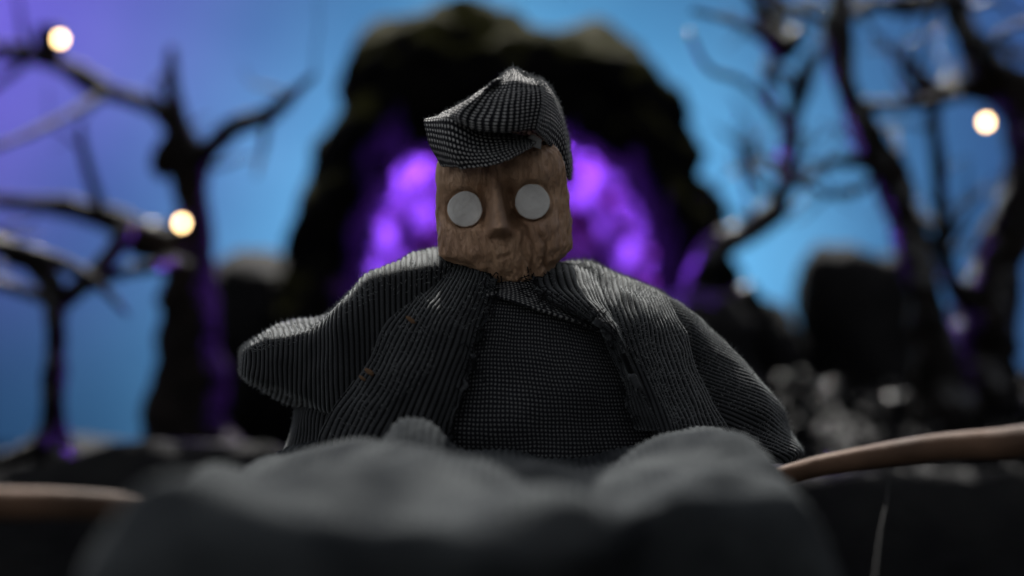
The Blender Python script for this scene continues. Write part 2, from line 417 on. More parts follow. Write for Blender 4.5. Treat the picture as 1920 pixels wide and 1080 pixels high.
# ------------------------------------------------------------------ the cave
def cave():
    root = empty('cave', W(945, 700, 6.6) * 1.0); root.location.z = 0.0
    tag(root, 'black mossy rock mound with arched opening glowing violet behind the puppet', 'cave')
    inner = [(690, 1000), (688, 640), (692, 490), (714, 380), (757, 315), (834, 288), (945, 268), (1030, 248), (1094, 272), (1160, 330), (1212, 425), (1240, 560), (1244, 1000)]
    outer = [(380, 1000), (490, 640), (535, 520), (580, 380), (622, 235), (690, 65), (815, 22), (965, 40), (1165, 72), (1240, 175), (1295, 310), (1372, 470), (1480, 1000)]
    cx, cy = 950, 560
    def ring(base, s, d, dd=None):
        return [W(cx + (x - cx) * s, (cy + (y - cy) * s) if y < 990 else 1000, dd or 6.5) * 1.0 for x, y in base], d
    rows = []
    for base, s, d in ((inner, .80, 7.5), (inner, .86, 7.0), (inner, .95, 6.55), (inner, 1.0, 6.3), (inner, 1.035, 6.2),
                       (None, .5, 6.15), (outer, .93, 6.3), (outer, 1.0, 6.6), (outer, .99, 7.1), (outer, .90, 7.6)):
        r = []
        for k in range(len(inner)):
            if base is None: x = (inner[k][0] + outer[k][0]) / 2; y = (inner[k][1] + outer[k][1]) / 2
            else:
                x, y = base[k]; x = cx + (x - cx) * s; y = cy + (y - cy) * s if y < 990 else y
            p = W(x, y, 6.5); p.y = d; r.append(p)
        rows.append(r)
    g = surf(rows, 110, 70); Nn = gnormals(g, False, False)
    v, f, mi = [], [], []
    for j in range(70):
        for i in range(110):
            p = g[j][i]; n = Nn[j][i]
            a = 0.10 if j > 26 else 0.05
            v.append(p + n * (a * noise.noise(p * 3.2) + a * 0.6 * noise.noise(p * 8) + 0.02 * noise.noise(p * 22)))
    for j in range(69):
        for i in range(109):
            a = j * 110 + i; f.append((a, a + 1, a + 111, a + 110)); mi.append(0 if j < 21 else 1)
    o = mesh_obj('mound', v, f, M['cavewall'], root); o.data.materials.append(M['mossy'])
    o.data.polygons.foreach_set('material_index', mi)
    md = o.modifiers.new('thickness', 'SOLIDIFY'); md.thickness = 0.03; md.offset = 0
    # back wall of the tunnel
    v, f = [], []; n = 40
    for j in range(n + 1):
        for i in range(n + 1):
            p = W(640 + 620 * i / n, 150 + 750 * j / n, 6.5); p.y = 7.48 + 0.25 * noise.noise(p * 2.2) + 0.1 * noise.noise(p * 6)
            v.append(p)
    for j in range(n):
        for i in range(n):
            a = j * (n + 1) + i; f.append((a, a + n + 1, a + n + 2, a + 1))
    mesh_obj('back_wall', v, f, M['cavewall'], root)
    # rounded stones set along the arch
    src = [lump_mesh('stone', s + 20, 3, 0.45, 1.3, 0.12) for s in range(8)]
    for k, me in enumerate(src): me.materials.append(M['stone'] if k % 8 < 3 else M['darkstone'])
    for d, s, cnt, rr in ((6.40, 0.97, 34, 0.056), (6.62, 0.93, 30, 0.062), (6.95, 0.84, 24, 0.075)):
        pts = []
        for x, y in inner: p = W(cx + (x - cx) * s, cy + (y - cy) * s if y < 990 else 900, 6.5); p.y = d; pts.append(p)
        c = spline(pts, cnt + 2)
        for k in range(1, cnt + 1):
            me = random.choice(src)
            st = bpy.data.objects.new('stone', me); link(st, root)
            q = c[k] + Vector((random.uniform(-.03, .03), random.uniform(-.06, .06), random.uniform(-.03, .03)))
            st.location = q - root.location
            st.rotation_euler = [random.uniform(0, 6.28) for _ in range(3)]
            r = rr * random.uniform(0.55, 1.3); st.scale = (r, r * random.uniform(.8, 1.2), r * random.uniform(.7, 1.1))
    return root
cave()
def cave_lamp():
    loc = W(948, 425, 6.42)
    root = empty('cave_lamp', loc); tag(root, 'violet lamp glowing inside the cave arch behind the puppet head', 'lamp')
    me = lump_mesh('bulb', 3, 3, 0.0, 1, 0.0); me.materials.append(M['cavebulb'])
    b = bpy.data.objects.new('bulb', me); link(b, root); b.scale = (0.035,) * 3
    v, f = tube([(loc + Vector((0, 0, -0.03)), .014), (loc + Vector((0, 0.01, -0.4)), .012), (loc + Vector((0, .03, -1.1)), .014)], 8, 0.06, 0)
    mesh_obj('stem', v, f, M['socket'], root)
    l = bpy.data.lights.new('lamp_light', 'POINT'); l.energy = 155; l.color = (0.27, 0.065, 1.0); l.shadow_soft_size = 0.03
    lo = bpy.data.objects.new('lamp_light', l); link(lo, root); lo.location = (0, -0.06, 0.03)
cave_lamp()

# ------------------------------------------------------------------ rocks
def rock(px, py, d, w_, h_, dep, seed, label, box=0, amp=.35):
    me = lump_mesh('rock', seed, 4, amp, 1.3, 0.12, (1, 1, 1), box); me.materials.append(M['rock'])
    o = link(bpy.data.objects.new('rock', me)); o.location = W(px, py, d)
    s = d / F; o.scale = (w_ * s, dep, h_ * s)
    tag(o, label, 'rock', 'dark rocks around the cave')
rock(1605, 640, 6.9, 105, 165, 0.3, 4, 'large upright black rock under the right trees', 4, .34)
rock(452, 640, 6.5, 85, 155, 0.35, 9, 'black rock between the left tree and the cave mound', 4, .25)
rock(120, 905, 6.4, 190, 75, 0.4, 12, 'low black rock at the foot of the small left tree')
rock(340, 880, 5.9, 150, 70, 0.35, 15, 'low black rock at the foot of the tall left tree')
rock(1425, 700, 6.7, 80, 140, 0.3, 22, 'black rock between the upright rock and the cave mound', 3, .45)
rock(1300, 690, 5.8, 110, 130, 0.3, 18, 'black rock right of the cave mouth below the violet root', 3, .3)

# ------------------------------------------------------------------ trees
def tree(label, base, strokes, d0, seed, fine=16, bark='bark'):
    """strokes: list of [name, [(px, py, half width in px, depth offset)...]]"""
    root = empty('bare_tree', base); tag(root, label, 'tree', 'bare black trees')
    for k, (nm, pts) in enumerate(strokes):
        path = []
        for (x, y, hw, do) in pts:
            d = d0 + do; path.append((W(x, y, d), hw * d / F))
        v, f = tube(path, 14 if pts[0][2] > 20 else 10, 0.035, 0.16, 9, seed + k)
        mesh_obj(nm, v, f, M[bark], root)
    rnd = random.Random(seed)
    limbs = [p for nm, p in strokes if nm in ('branch', 'trunk')]
    for k in range(fine):                                  # crooked fine twigs along the limbs
        p = rnd.choice(limbs); i = rnd.randrange(len(p) // 2, len(p))
        x, y, hw, do = p[i]; d = d0 + do; c = W(x, y, d)
        if c.z < 1.0: continue
        a = rnd.uniform(0.15, 2.99); L = rnd.uniform(0.12, 0.42)
        dr = Vector((math.cos(a), rnd.uniform(-.7, .7), math.sin(a) * .9)).normalized(); path = [(c, min(hw * .45, 8) * d / F)]
        for q in range(1, 5):
            dr = (dr + Vector((rnd.gauss(0, .4), rnd.gauss(0, .3), rnd.gauss(0, .4)))).normalized()
            c = c + dr * L / 4; path.append((c, min(hw * .45, 8) * d / F * (1 - q / 5)))
        v, f = tube(path, 6, 0.03, 0.1, 9, seed + k)
        mesh_obj('twig', v, f, M[bark], root)
D = 5.6
tree('tall bare black tree left of the cave with violet light on its trunk', W(350, 880, D), [
    ['trunk', [(345, 930, 105, 0), (350, 800, 80, 0), (352, 700, 66, 0), (356, 600, 56, 0), (352, 500, 48, 0), (362, 400, 30, 0), (358, 320, 36, 0), (345, 270, 30, 0), (332, 220, 21, .02), (322, 150, 14, .05), (322, 90, 7, .1)]],
    ['branch', [(350, 300, 22, 0), (300, 210, 17, .05), (200, 172, 17, .1), (130, 130, 18, .1), (60, 102, 16, .1), (-40, 85, 14, .1)]],
    ['branch', [(352, 310, 26, 0), (395, 275, 22, -.05), (440, 236, 20, -.1), (500, 215, 19, -.15), (545, 180, 12, -.3), (590, 140, 5, -.5)]],
    ['branch', [(345, 480, 42, 0), (270, 445, 38, -.05), (190, 405, 24, -.1), (110, 384, 18, -.15), (30, 380, 14, -.2), (-40, 372, 10, -.2)]],
    ['branch', [(195, 405, 13, -.1), (175, 350, 11, -.15), (158, 290, 9, -.2), (150, 230, 5, -.3)]],
    ['branch', [(330, 230, 8, 0), (300, 300, 22, 0), (318, 330, 12, 0)]],
    ['twig', [(200, 175, 9, .1), (120, 220, 8, -.4), (30, 262, 7, -.8), (-40, 285, 6, -1)]],
    ['twig', [(110, 120, 9, .1), (92, 85, 24, .1), (86, 52, 20, .1)]],
    ['twig', [(500, 215, 7, -.15), (495, 270, 6, -.3), (480, 330, 3, -.5)]],
    ['twig', [(50, 105, 14, .1), (30, 130, 9, 0), (-20, 170, 6, 0)]],
    ['root', [(345, 800, 40, 0), (270, 860, 32, -.2), (180, 900, 22, -.4)]],
    ['root', [(375, 800, 36, 0), (440, 850, 28, -.2), (520, 890, 18, -.4)]],
], D, 1)
D = 4.9
tree('small bare black tree at the far left edge with wet glinting branch', W(100, 860, D), [
    ['trunk', [(98, 900, 60, 0), (98, 800, 26, 0), (100, 700, 22, 0), (104, 620, 21, 0), (100, 560, 24, 0), (80, 510, 22, 0), (40, 480, 20, 0), (-40, 450, 18, 0)]],
    ['branch', [(-40, 440, 17, -.2), (20, 465, 17, -.2), (90, 485, 16, -.2), (150, 508, 13, -.2), (200, 548, 9, -.2), (240, 590, 4, -.2)]],
    ['branch', [(100, 580, 22, 0), (170, 520, 20, .05), (215, 470, 18, .1), (240, 420, 16, .15)]],
    ['branch', [(150, 545, 11, 0), (215, 515, 12, .05), (290, 500, 12, .1), (320, 490, 11, .2)]],
    ['branch', [(85, 560, 14, 0), (40, 545, 13, 0), (-40, 520, 12, 0)]],
    ['root', [(98, 800, 22, 0), (60, 840, 18, -.1), (-20, 870, 12, -.2)]],
], D, 31, 10, 'wetbark')
D = 5.3
tree('tangled bare black tree on the right beside the cave mound', W(1740, 760, D), [
    ['trunk', [(1775, 800, 70, 0), (1755, 700, 44, 0), (1742, 600, 36, 0), (1718, 490, 32, 0), (1692, 400, 30, 0), (1668, 325, 34, 0), (1625, 255, 28, 0), (1594, 185, 22, 0), (1574, 105, 24, 0), (1572, 30, 28, 0), (1590, -40, 22, 0)]],
    ['branch', [(1590, 190, 10, 0), (1650, 198, 10, -.05), (1720, 196, 12, -.1), (1790, 180, 14, -.1)]],
    ['branch', [(1668, 325, 20, 0), (1625, 308, 13, 0), (1560, 304, 10, 0), (1500, 345, 8, -.1)]],
    ['branch', [(1572, 40, 14, 0), (1640, 8, 14, .1), (1700, 15, 16, .15), (1770, -10, 18, .2)]],
    ['branch', [(1650, 300, 12, 0), (1620, 350, 9, -.1), (1560, 365, 7, -.2), (1500, 345, 5, -.3)]],
    ['twig', [(1500, 60, 14, .1), (1470, 95, 24, .1), (1440, 60, 20, .1), (1420, 20, 12, .1), (1400, -30, 8, .1)]],
    ['twig', [(1574, 60, 10, 0), (1530, 30, 9, -.1), (1480, 10, 8, -.2), (1420, -20, 6, -.3)]],
    ['twig', [(1440, 70, 8, -.4), (1370, 40, 7, -.6), (1300, 20, 5, -.8)]],
], D, 51, 44, 'wetbark')
D = 5.8
tree('crooked bare black limb arching from the violet root beside the cave', W(1340, 700, D), [
    ['trunk', [(1420, 545, 16, 0), (1375, 572, 24, 0), (1330, 590, 26, 0), (1310, 545, 24, 0), (1322, 490, 26, 0), (1355, 460, 26, 0), (1410, 425, 25, 0), (1455, 390, 22, 0), (1474, 330, 19, 0), (1480, 260, 17, 0), (1498, 180, 18, 0), (1522, 120, 15, 0), (1545, 80, 8, 0)]],
    ['branch', [(1470, 370, 10, 0), (1430, 355, 11, 0), (1400, 315, 8, 0), (1385, 270, 4, 0)]],
    ['branch', [(1480, 260, 9, 0), (1440, 160, 12, .05), (1462, 85, 18, .1), (1455, 30, 14, .1), (1440, -40, 10, .1)]],
    ['twig', [(1478, 250, 6, 0), (1400, 160, 7, -.7), (1330, 130, 6, -.9), (1290, 60, 4, -1)]],
    ['root', [(1330, 585, 24, 0), (1325, 680, 30, .05), (1330, 800, 40, .1)]],
], D, 71, 44, 'wetbark')
D = 5.6
tree('thick bare black tree at the right edge with the highest lamp', W(1840, 780, D), [
    ['trunk', [(1850, 800, 95, 0), (1835, 700, 70, 0), (1845, 600, 62, 0), (1868, 500, 50, 0), (1900, 410, 44, 0), (1925, 310, 42, 0), (1930, 210, 50, 0), (1870, 160, 46, 0), (1828, 90, 34, 0), (1795, 20, 26, 0), (1770, -50, 22, 0)]],
    ['branch', [(1765, 470, 17, -.1), (1768, 400, 16, -.1), (1758, 300, 15, -.1), (1750, 220, 16, -.1), (1745, 170, 20, -.1), (1715, 140, 16, -.1), (1690, 120, 8, -.1)]],
    ['branch', [(1845, 600, 26, 0), (1790, 540, 20, -.1), (1768, 470, 18, -.1)]],
    ['branch', [(1745, 175, 18, -.1), (1800, 165, 22, -.05), (1870, 160, 26, 0)]],
    ['branch', [(1770, 430, 10, -.1), (1725, 410, 9, 0), (1690, 390, 9, .1)]],
    ['twig', [(1870, 150, 9, 0), (1860, 90, 7, -.4), (1900, 50, 6, -.7), (1960, 40, 6, -.9)]],
    ['twig', [(1930, 230, 9, 0), (1960, 120, 8, -.3), (1890, 100, 6, -.6)]],
    ['root', [(1830, 740, 36, 0), (1770, 780, 26, -.1), (1700, 800, 18, -.2)]],
], D, 91, 44, 'wetbark')

# ------------------------------------------------------------------ warm little lamps hung in the trees
def bulb(px, py, d, label):
    loc = W(px, py, d); root = empty('fairy_bulb', loc); tag(root, label, 'bulb', 'warm bulbs hung in the trees')
    me = lump_mesh('bulb_glass', 2, 3, 0, 1, 0, (1, 1, 1.15)); me.materials.append(M['bulb'])
    g = bpy.data.objects.new('bulb_glass', me); link(g, root); g.scale = (0.016,) * 3
    v, f = tube([(loc + Vector((0, .002, 0.014)), .009), (loc + Vector((0, .004, 0.04)), .010), (loc + Vector((0, .004, 0.05)), .004)], 10, 0.01, 0)
    mesh_obj('socket', v, f, M['socket'], root)
    l = bpy.data.lights.new('bulb_light', 'POINT'); l.energy = 0.12; l.color = (1, .68, .32); l.shadow_soft_size = 0.018
    link(bpy.data.objects.new('bulb_light', l), root)
bulb(113, 73, 5.4, 'warm glowing bulb at the top left, by the knot of the upper branch')
bulb(341, 418, 5.38, 'warm glowing bulb on the trunk of the tall left tree')
bulb(1849, 229, 5.35, 'warm glowing bulb on the tree at the right edge')

# ------------------------------------------------------------------ the puppet
pup = empty('puppet', P(960, 1200, 0.1)); pup.location.z = 0.22
tag(pup, 'clay faced puppet in check cap and corduroy coat sitting in the foreground', 'puppet')

# head: carved block
HC = P(944, 398, -0.02)
ROLL = R(-4)
def head():
    bm = bmesh.new(); n = 84; faces = []
    cache = {}
    def vert(p):
        key = (round(p[0] * n), round(p[1] * n), round(p[2] * n))
        if key not in cache: cache[key] = bm.verts.new(p)
        return cache[key]
    for ax in range(3):
        for sgn in (-1, 1):
            for i in range(n):
                for j in range(n):
                    q = []
                    for a, b in ((i, j), (i + 1, j), (i + 1, j + 1), (i, j + 1)):
                        p = [0, 0, 0]; p[ax] = sgn; p[(ax + 1) % 3] = 2 * a / n - 1; p[(ax + 2) % 3] = 2 * b / n - 1
                        q.append(vert(tuple(p)))
                    bm.faces.new(q if sgn > 0 else q[::-1])
    E1, E2 = (-68, 5), (53, 10)     # eye centres in head millimetres
    def g2(x, z, cx, cz, sx, sz): return math.exp(-((x - cx) / sx) ** 2 - ((z - cz) / sz) ** 2)
    for v in bm.verts:
        p = v.co.copy(); e = 7.0
        m = (abs(p.x) ** e + abs(p.y) ** e + abs(p.z) ** e) ** (1 / e); p /= m
        x, y, z = p.x * 122, p.y * 112, p.z * 128 - 6
        # outline: narrower brow, jaw cut in to a chin
        if z > 0: x *= 1 - 0.06 * (z / 122) ** 1.2
        lo = sm(0, 1, (-z - 70) / 54)
        x = x * (1 - 0.55 * lo) + 22 * lo
        y *= 1 - 0.18 * lo
        fr = max(0, -p.y)                          # 1 on the face side
        fr = fr ** 3
        dy = 0
        # cheeks fall back from a middle ridge, right cheek a plane of its own
        dy += fr * 0.0010 * x * x
        if x > 62: dy += fr * 0.45 * (x - 62)
        # eye band cut back below the brow, muzzle standing out again
        dy += fr * 15 * math.exp(-((z - 10) / 36) ** 4)
        # nose: wedge growing to a bulbous tip, undercut below
        t = max(0, min(1, (50 - z) / 84)); wd = 8 + 9 * t ** 1.5; nx_ = x + 11 - 3 * t
        k = math.exp(-(abs(nx_) / wd) ** 3.5) * sm(-52, -36, z) * min(1, max(0, (58 - z) / 26))
        dy -= fr * k * (46 + 36 * t)
        # deep knife cuts either side of the nose
        dy += fr * 42 * math.exp(-((x - 15 - 5 * t) / 12) ** 2) * math.exp(-((z - 4) / 40) ** 4)
        dy += fr * 20 * math.exp(-((x + 36) / 5.5) ** 2) * math.exp(-((z - 6) / 34) ** 4)
        # splits running down the right cheek to the jaw
        for c0, sl, amp, wdt, z0 in ((24, .16, 13, 6, 0), (40, .05, 8, 3.5, -26), (52, .22, 7, 3, -30), (30, -.05, 6, 3, -60), (64, .1, 5, 3, -48)):
            if z < z0:
                cx = c0 - z * sl + 4 * math.sin(z * .09 + c0)
                dy += fr * amp * math.exp(-((x - cx) / wdt) ** 2) * min(1, (z0 - z) / 18)
        # small crooked mouth
        dy += fr * 9 * math.exp(-((z + 84 - 0.25 * (x + 4)) / 2.6) ** 2) * math.exp(-((x + 4) / 13) ** 4)
        # sockets
        for ex, ez in (E1, E2):
            r = math.hypot(x - ex, z - ez)
            k = 1 - sm(33, 37, r); dy = dy * (1 - k) + fr * (0.0010 * ex * ex + 15) * k
            dy += fr * 9 * math.exp(-((r - 34.5) / 2.4) ** 2)
        q = Vector((x, y, z)) / 1000
        nn = 0.0050 * noise.noise(q * 16) + 0.0050 * noise.noise(Vector((q.x * 60, q.y * 60, q.z * 22))) + 0.0030 * noise.noise(Vector((q.x * 140, q.y * 140, q.z * 60)))
        d = Vector(p).normalized()
        # knife facets
        fc = 0.004 * abs(noise.noise(q * 9 + Vector((4, 2, 0))))
        v.co = Vector((x, y + dy, z)) / 1000 + d * (nn - fc)
    bmesh.ops.recalc_face_normals(bm, faces=bm.faces)
    me = bpy.data.meshes.new('head'); bm.to_mesh(me); bm.free()
    me.polygons.foreach_set('use_smooth', [True] * len(me.polygons)); me.materials.append(M['clay'])
    o = link(bpy.data.objects.new('head', me), pup); o.location = HC - pup.location; o.rotation_euler = (0, ROLL, 0)
    # eyes: thick pale discs pressed into the sockets
    for k, (ex, ez) in enumerate((E1, E2)):
        v, f = [], []; n, m = 40, 10
        prof = [(0, -3.0), (10, -3.0), (20, -3.0), (29, -2.9), (31.4, -2.2), (31.8, 0), (31.8, 14)]
        yb = -112 + 0.0010 * ex * ex + 15 - 2.0
        for r, yy in prof:
            for a in range(n):
                an = 2 * math.pi * a / n
                rr = r * (1 + 0.06 * noise.noise(Vector((math.cos(an) * 1.3, math.sin(an) * 1.3, k * 5.0))) + 0.03 * noise.noise(Vector((math.cos(an) * 4, math.sin(an) * 4, k))))
                v.append(Vector((ex + rr * math.cos(an), yb + yy + 0.10 * (ex / 60) * rr * math.cos(an), ez + rr * math.sin(an))) / 1000)
        for i in range(len(prof) - 1):
            for a in range(n):
                b = (a + 1) % n; f.append((i * n + a, i * n + b, (i + 1) * n + b, (i + 1) * n + a))
        eo = mesh_obj('eye', v, f, M['eye']); eo.parent = o
    return o
head_o = head()

# cap
def cap():
    def ring(l): return [P(*q) for q in l]
    rings = [
        ring([(850, 228, -.200), (890, 244, -.232), (950, 248, -.240), (1000, 244, -.205), (1010, 250, -.185), (1040, 285, -.07), (1069, 338, .0), (1062, 325, .11), (960, 275, .16), (858, 255, .12), (826, 232, .0)]),
        ring([(850, 214, -.205), (890, 226, -.238), (950, 230, -.246), (1004, 224, -.210), (1014, 226, -.190), (1048, 250, -.07), (1069, 310, .0), (1062, 290, .12), (960, 240, .17), (856, 220, .13), (826, 216, .0)]),
        ring([(874, 192, -.215), (905, 196, -.232), (955, 194, -.240), (1008, 190, -.208), (1018, 190, -.185), (1046, 210, -.06), (1060, 255, .01), (1052, 230, .10), (960, 195, .14), (876, 192, .10), (860, 198, .0)]),
        ring([(908, 166, -.205), (926, 167, -.218), (960, 165, -.225), (1008, 164, -.200), (1018, 164, -.178), (1038, 176, -.06), (1050, 204, .01), (1040, 192, .07), (960, 164, .10), (912, 166, .06), (903, 170, .0)]),
        ring([(937, 146, -.180), (948, 143, -.190), (965, 142, -.195), (1002, 151, -.180), (1012, 151, -.160), (1026, 156, -.05), (1036, 174, .01), (1024, 164, .04), (965, 142, .05), (944, 146, .03), (936, 148, .0)]),
        ring([(957, 130, -.050), (962, 127, -.060), (970, 130, -.070), (988, 143, -.070), (1000, 144, -.060), (1012, 146, -.02), (1018, 152, .0), (1010, 149, .012), (970, 133, .014), (960, 130, .012), (956, 131, .0)]),
        ring([(984 + 2 * math.cos(k), 140, -.03 + .002 * math.sin(k)) for k in range(11)]),
    ]
    o = sheet('cap', rings, 150, 70, M['cap'], pup, closed=True, flip=False, wob=0.005, wobs=10, thick=0.004, fuzz=2500)
    # close the top
    vis = [
        [P(822, 218, -.06), P(858, 208, -.110), P(905, 240, -.12), P(960, 252, -.12), P(1004, 262, -.11)],
        [P(797, 221, -.13), P(846, 216, -.190), P(900, 248, -.175), P(958, 256, -.165), P(1006, 264, -.14)],
        [P(795, 238, -.15), P(846, 246, -.205), P(904, 266, -.185), P(960, 267, -.178), P(1006, 266, -.150)],
        [P(804, 272, -.15), P(852, 284, -.210), P(910, 288, -.205), P(962, 277, -.195), P(1005, 268, -.158)],
        [P(826, 311, -.13), P(870, 316, -.200), P(928, 306, -.215), P(968, 288, -.205), P(1002, 270, -.163)],
    ]
    ed = lambda u, v, p: Vector((0, 0, 0.004 * noise.noise(p * 60))) if v > 0.97 or v < .03 else Vector()
    sheet('visor', vis, 80, 44, M['cap'], o, flip=True, wob=0.004, wobs=11, thick=0.005, fuzz=200, edge=ed)
    ln = [[P(985, 262, -.15), P(1000, 252, -.16), P(1016, 262, -.15)], [P(990, 274, -.14), P(1002, 276, -.15), P(1014, 280, -.14)]]
    sheet('lining', ln, 10, 8, M['lining'], o, thick=0.003)
    return o
cap_o = cap()

# coat
def ell(px0, px1, py, o, dep, n=10, pw=0.75):
    """horizontal ring of a torso: from px0 to px1 at height py, o offset, half depth dep"""
    r = []
    for k in range(n):
        a = 2 * math.pi * k / n
        c, s = math.cos(a), math.sin(a)
        r.append(P((px0 + px1) / 2 + (px1 - px0) / 2 * math.copysign(abs(c) ** pw, c), py, o + dep * math.copysign(abs(s) ** pw, s)))
    return r
RIB = 0.0102
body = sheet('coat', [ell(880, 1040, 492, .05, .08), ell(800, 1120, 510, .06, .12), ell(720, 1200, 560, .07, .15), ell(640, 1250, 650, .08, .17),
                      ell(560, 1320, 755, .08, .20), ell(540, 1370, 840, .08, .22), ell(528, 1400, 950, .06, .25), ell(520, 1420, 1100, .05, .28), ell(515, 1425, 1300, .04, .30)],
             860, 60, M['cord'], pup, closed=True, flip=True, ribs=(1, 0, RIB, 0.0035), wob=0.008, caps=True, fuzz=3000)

def vring(px, top, bot, o, dep, n=12, pw=0.52):
    r = []
    for k in range(n):
        a = 2 * math.pi * k / n + math.pi / 2
        c, s = math.cos(a), math.sin(a)
        r.append(P(px, (top + bot) / 2 - (bot - top) / 2 * math.copysign(abs(s) ** pw, s), o + dep * math.copysign(abs(c) ** pw, c)))
    return r
def foldsL(u, v, p):
    return 0.010 * math.sin(v * 9 + 2.5 * math.sin(u * 6.28)) * sm(0.1, 0.4, v)
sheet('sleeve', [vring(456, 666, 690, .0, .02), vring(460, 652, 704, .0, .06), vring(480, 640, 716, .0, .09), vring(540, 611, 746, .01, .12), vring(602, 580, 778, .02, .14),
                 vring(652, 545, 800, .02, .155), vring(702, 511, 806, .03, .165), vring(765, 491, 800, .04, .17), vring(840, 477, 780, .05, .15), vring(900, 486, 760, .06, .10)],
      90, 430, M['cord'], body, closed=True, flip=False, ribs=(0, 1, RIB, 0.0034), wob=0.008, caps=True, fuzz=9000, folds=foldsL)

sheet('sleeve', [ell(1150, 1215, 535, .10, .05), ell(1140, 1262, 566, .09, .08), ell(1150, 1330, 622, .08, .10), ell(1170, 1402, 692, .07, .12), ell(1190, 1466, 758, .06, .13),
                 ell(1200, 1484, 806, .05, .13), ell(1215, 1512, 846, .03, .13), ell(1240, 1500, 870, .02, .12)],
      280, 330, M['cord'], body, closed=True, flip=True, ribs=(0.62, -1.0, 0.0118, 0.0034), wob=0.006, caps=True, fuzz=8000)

# right front of the coat
def fold_r(u, v, p): return 0.012 * math.sin(u * 9 - v * 2) * v
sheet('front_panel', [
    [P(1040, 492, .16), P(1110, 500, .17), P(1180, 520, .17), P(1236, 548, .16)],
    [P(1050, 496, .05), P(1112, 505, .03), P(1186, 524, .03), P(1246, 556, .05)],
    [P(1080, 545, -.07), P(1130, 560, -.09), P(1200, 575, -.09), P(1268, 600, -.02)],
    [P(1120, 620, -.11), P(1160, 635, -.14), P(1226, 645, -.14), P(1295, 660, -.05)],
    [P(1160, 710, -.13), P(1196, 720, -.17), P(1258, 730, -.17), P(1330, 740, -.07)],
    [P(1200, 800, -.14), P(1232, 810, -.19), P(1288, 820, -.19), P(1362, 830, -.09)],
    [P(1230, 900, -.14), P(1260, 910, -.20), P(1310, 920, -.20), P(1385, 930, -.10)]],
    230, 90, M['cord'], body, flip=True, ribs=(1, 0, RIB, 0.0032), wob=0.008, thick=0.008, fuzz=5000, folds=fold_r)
rag = lambda u, v, p: Vector((0.010 * noise.noise(p * 45) + 0.006 * noise.noise(p * 110), 0.012 * noise.noise(p * 38), 0.006 * noise.noise(p * 60)))
rag_l = lambda u, v, p: rag(u, v, p) * max(0, 1 - u / 0.14) ** 1.5
rag_r = lambda u, v, p: rag(u, v, p) * max(0, 1 - (1 - u) / 0.10) ** 1.5
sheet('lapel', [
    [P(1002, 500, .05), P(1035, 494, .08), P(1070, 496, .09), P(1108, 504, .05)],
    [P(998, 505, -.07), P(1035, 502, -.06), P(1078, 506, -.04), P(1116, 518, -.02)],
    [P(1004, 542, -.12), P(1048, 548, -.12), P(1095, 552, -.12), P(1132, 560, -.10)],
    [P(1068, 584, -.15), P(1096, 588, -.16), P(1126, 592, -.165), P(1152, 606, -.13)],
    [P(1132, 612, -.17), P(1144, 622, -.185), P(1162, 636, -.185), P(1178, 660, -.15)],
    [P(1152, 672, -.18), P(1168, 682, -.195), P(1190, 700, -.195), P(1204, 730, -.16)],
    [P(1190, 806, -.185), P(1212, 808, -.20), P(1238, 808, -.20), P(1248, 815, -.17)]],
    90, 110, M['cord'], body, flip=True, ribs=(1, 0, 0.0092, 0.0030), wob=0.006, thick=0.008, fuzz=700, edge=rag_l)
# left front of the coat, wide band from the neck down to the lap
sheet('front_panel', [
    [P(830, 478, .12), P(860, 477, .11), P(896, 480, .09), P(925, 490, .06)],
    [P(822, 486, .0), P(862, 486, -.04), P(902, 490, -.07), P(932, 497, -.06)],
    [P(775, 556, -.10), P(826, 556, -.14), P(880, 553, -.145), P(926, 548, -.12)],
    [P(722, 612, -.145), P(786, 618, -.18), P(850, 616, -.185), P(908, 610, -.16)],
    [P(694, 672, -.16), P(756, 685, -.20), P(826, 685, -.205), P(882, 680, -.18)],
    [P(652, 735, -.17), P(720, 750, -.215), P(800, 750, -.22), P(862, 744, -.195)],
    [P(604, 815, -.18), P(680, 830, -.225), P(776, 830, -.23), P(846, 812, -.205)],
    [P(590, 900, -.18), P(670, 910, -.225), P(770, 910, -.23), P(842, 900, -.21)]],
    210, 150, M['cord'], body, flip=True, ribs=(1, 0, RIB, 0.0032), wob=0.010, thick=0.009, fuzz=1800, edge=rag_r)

# shirt
def fold_s(u, v, p): return 0.012 * math.sin(v * 10 + u * 5) * sm(0.5, 0.9, v)
sheet('shirt', [
    [P(890, 520, -.04), P(950, 524, -.06), P(1020, 530, -.06), P(1080, 545, -.04)],
    [P(860, 580, -.10), P(940, 572, -.125), P(1040, 580, -.125), P(1150, 610, -.08)],
    [P(840, 660, -.13), P(930, 650, -.165), P(1050, 660, -.165), P(1190, 680, -.10)],
    [P(820, 740, -.14), P(930, 735, -.185), P(1070, 745, -.185), P(1220, 750, -.11)],
    [P(800, 820, -.15), P(930, 825, -.20), P(1080, 825, -.20), P(1250, 825, -.12)],
    [P(800, 920, -.15), P(930, 925, -.20), P(1080, 925, -.20), P(1270, 920, -.12)]],
    70, 80, M['shirt'], pup, wob=0.012, wobs=5, thick=0.004, folds=fold_s)
yoke = sheet('shirt_collar', [
    [P(915, 520, -.055), P(955, 516, -.08), P(1000, 524, -.085), P(1040, 540, -.06)],
    [P(912, 540, -.095), P(960, 542, -.112), P(1020, 556, -.115), P(1090, 580, -.09)],
    [P(908, 556, -.125), P(962, 564, -.150), P(1040, 590, -.155), P(1160, 636, -.115)]],
    60, 24, M['yoke'], pup, wob=0.006, wobs=9, thick=0.005)

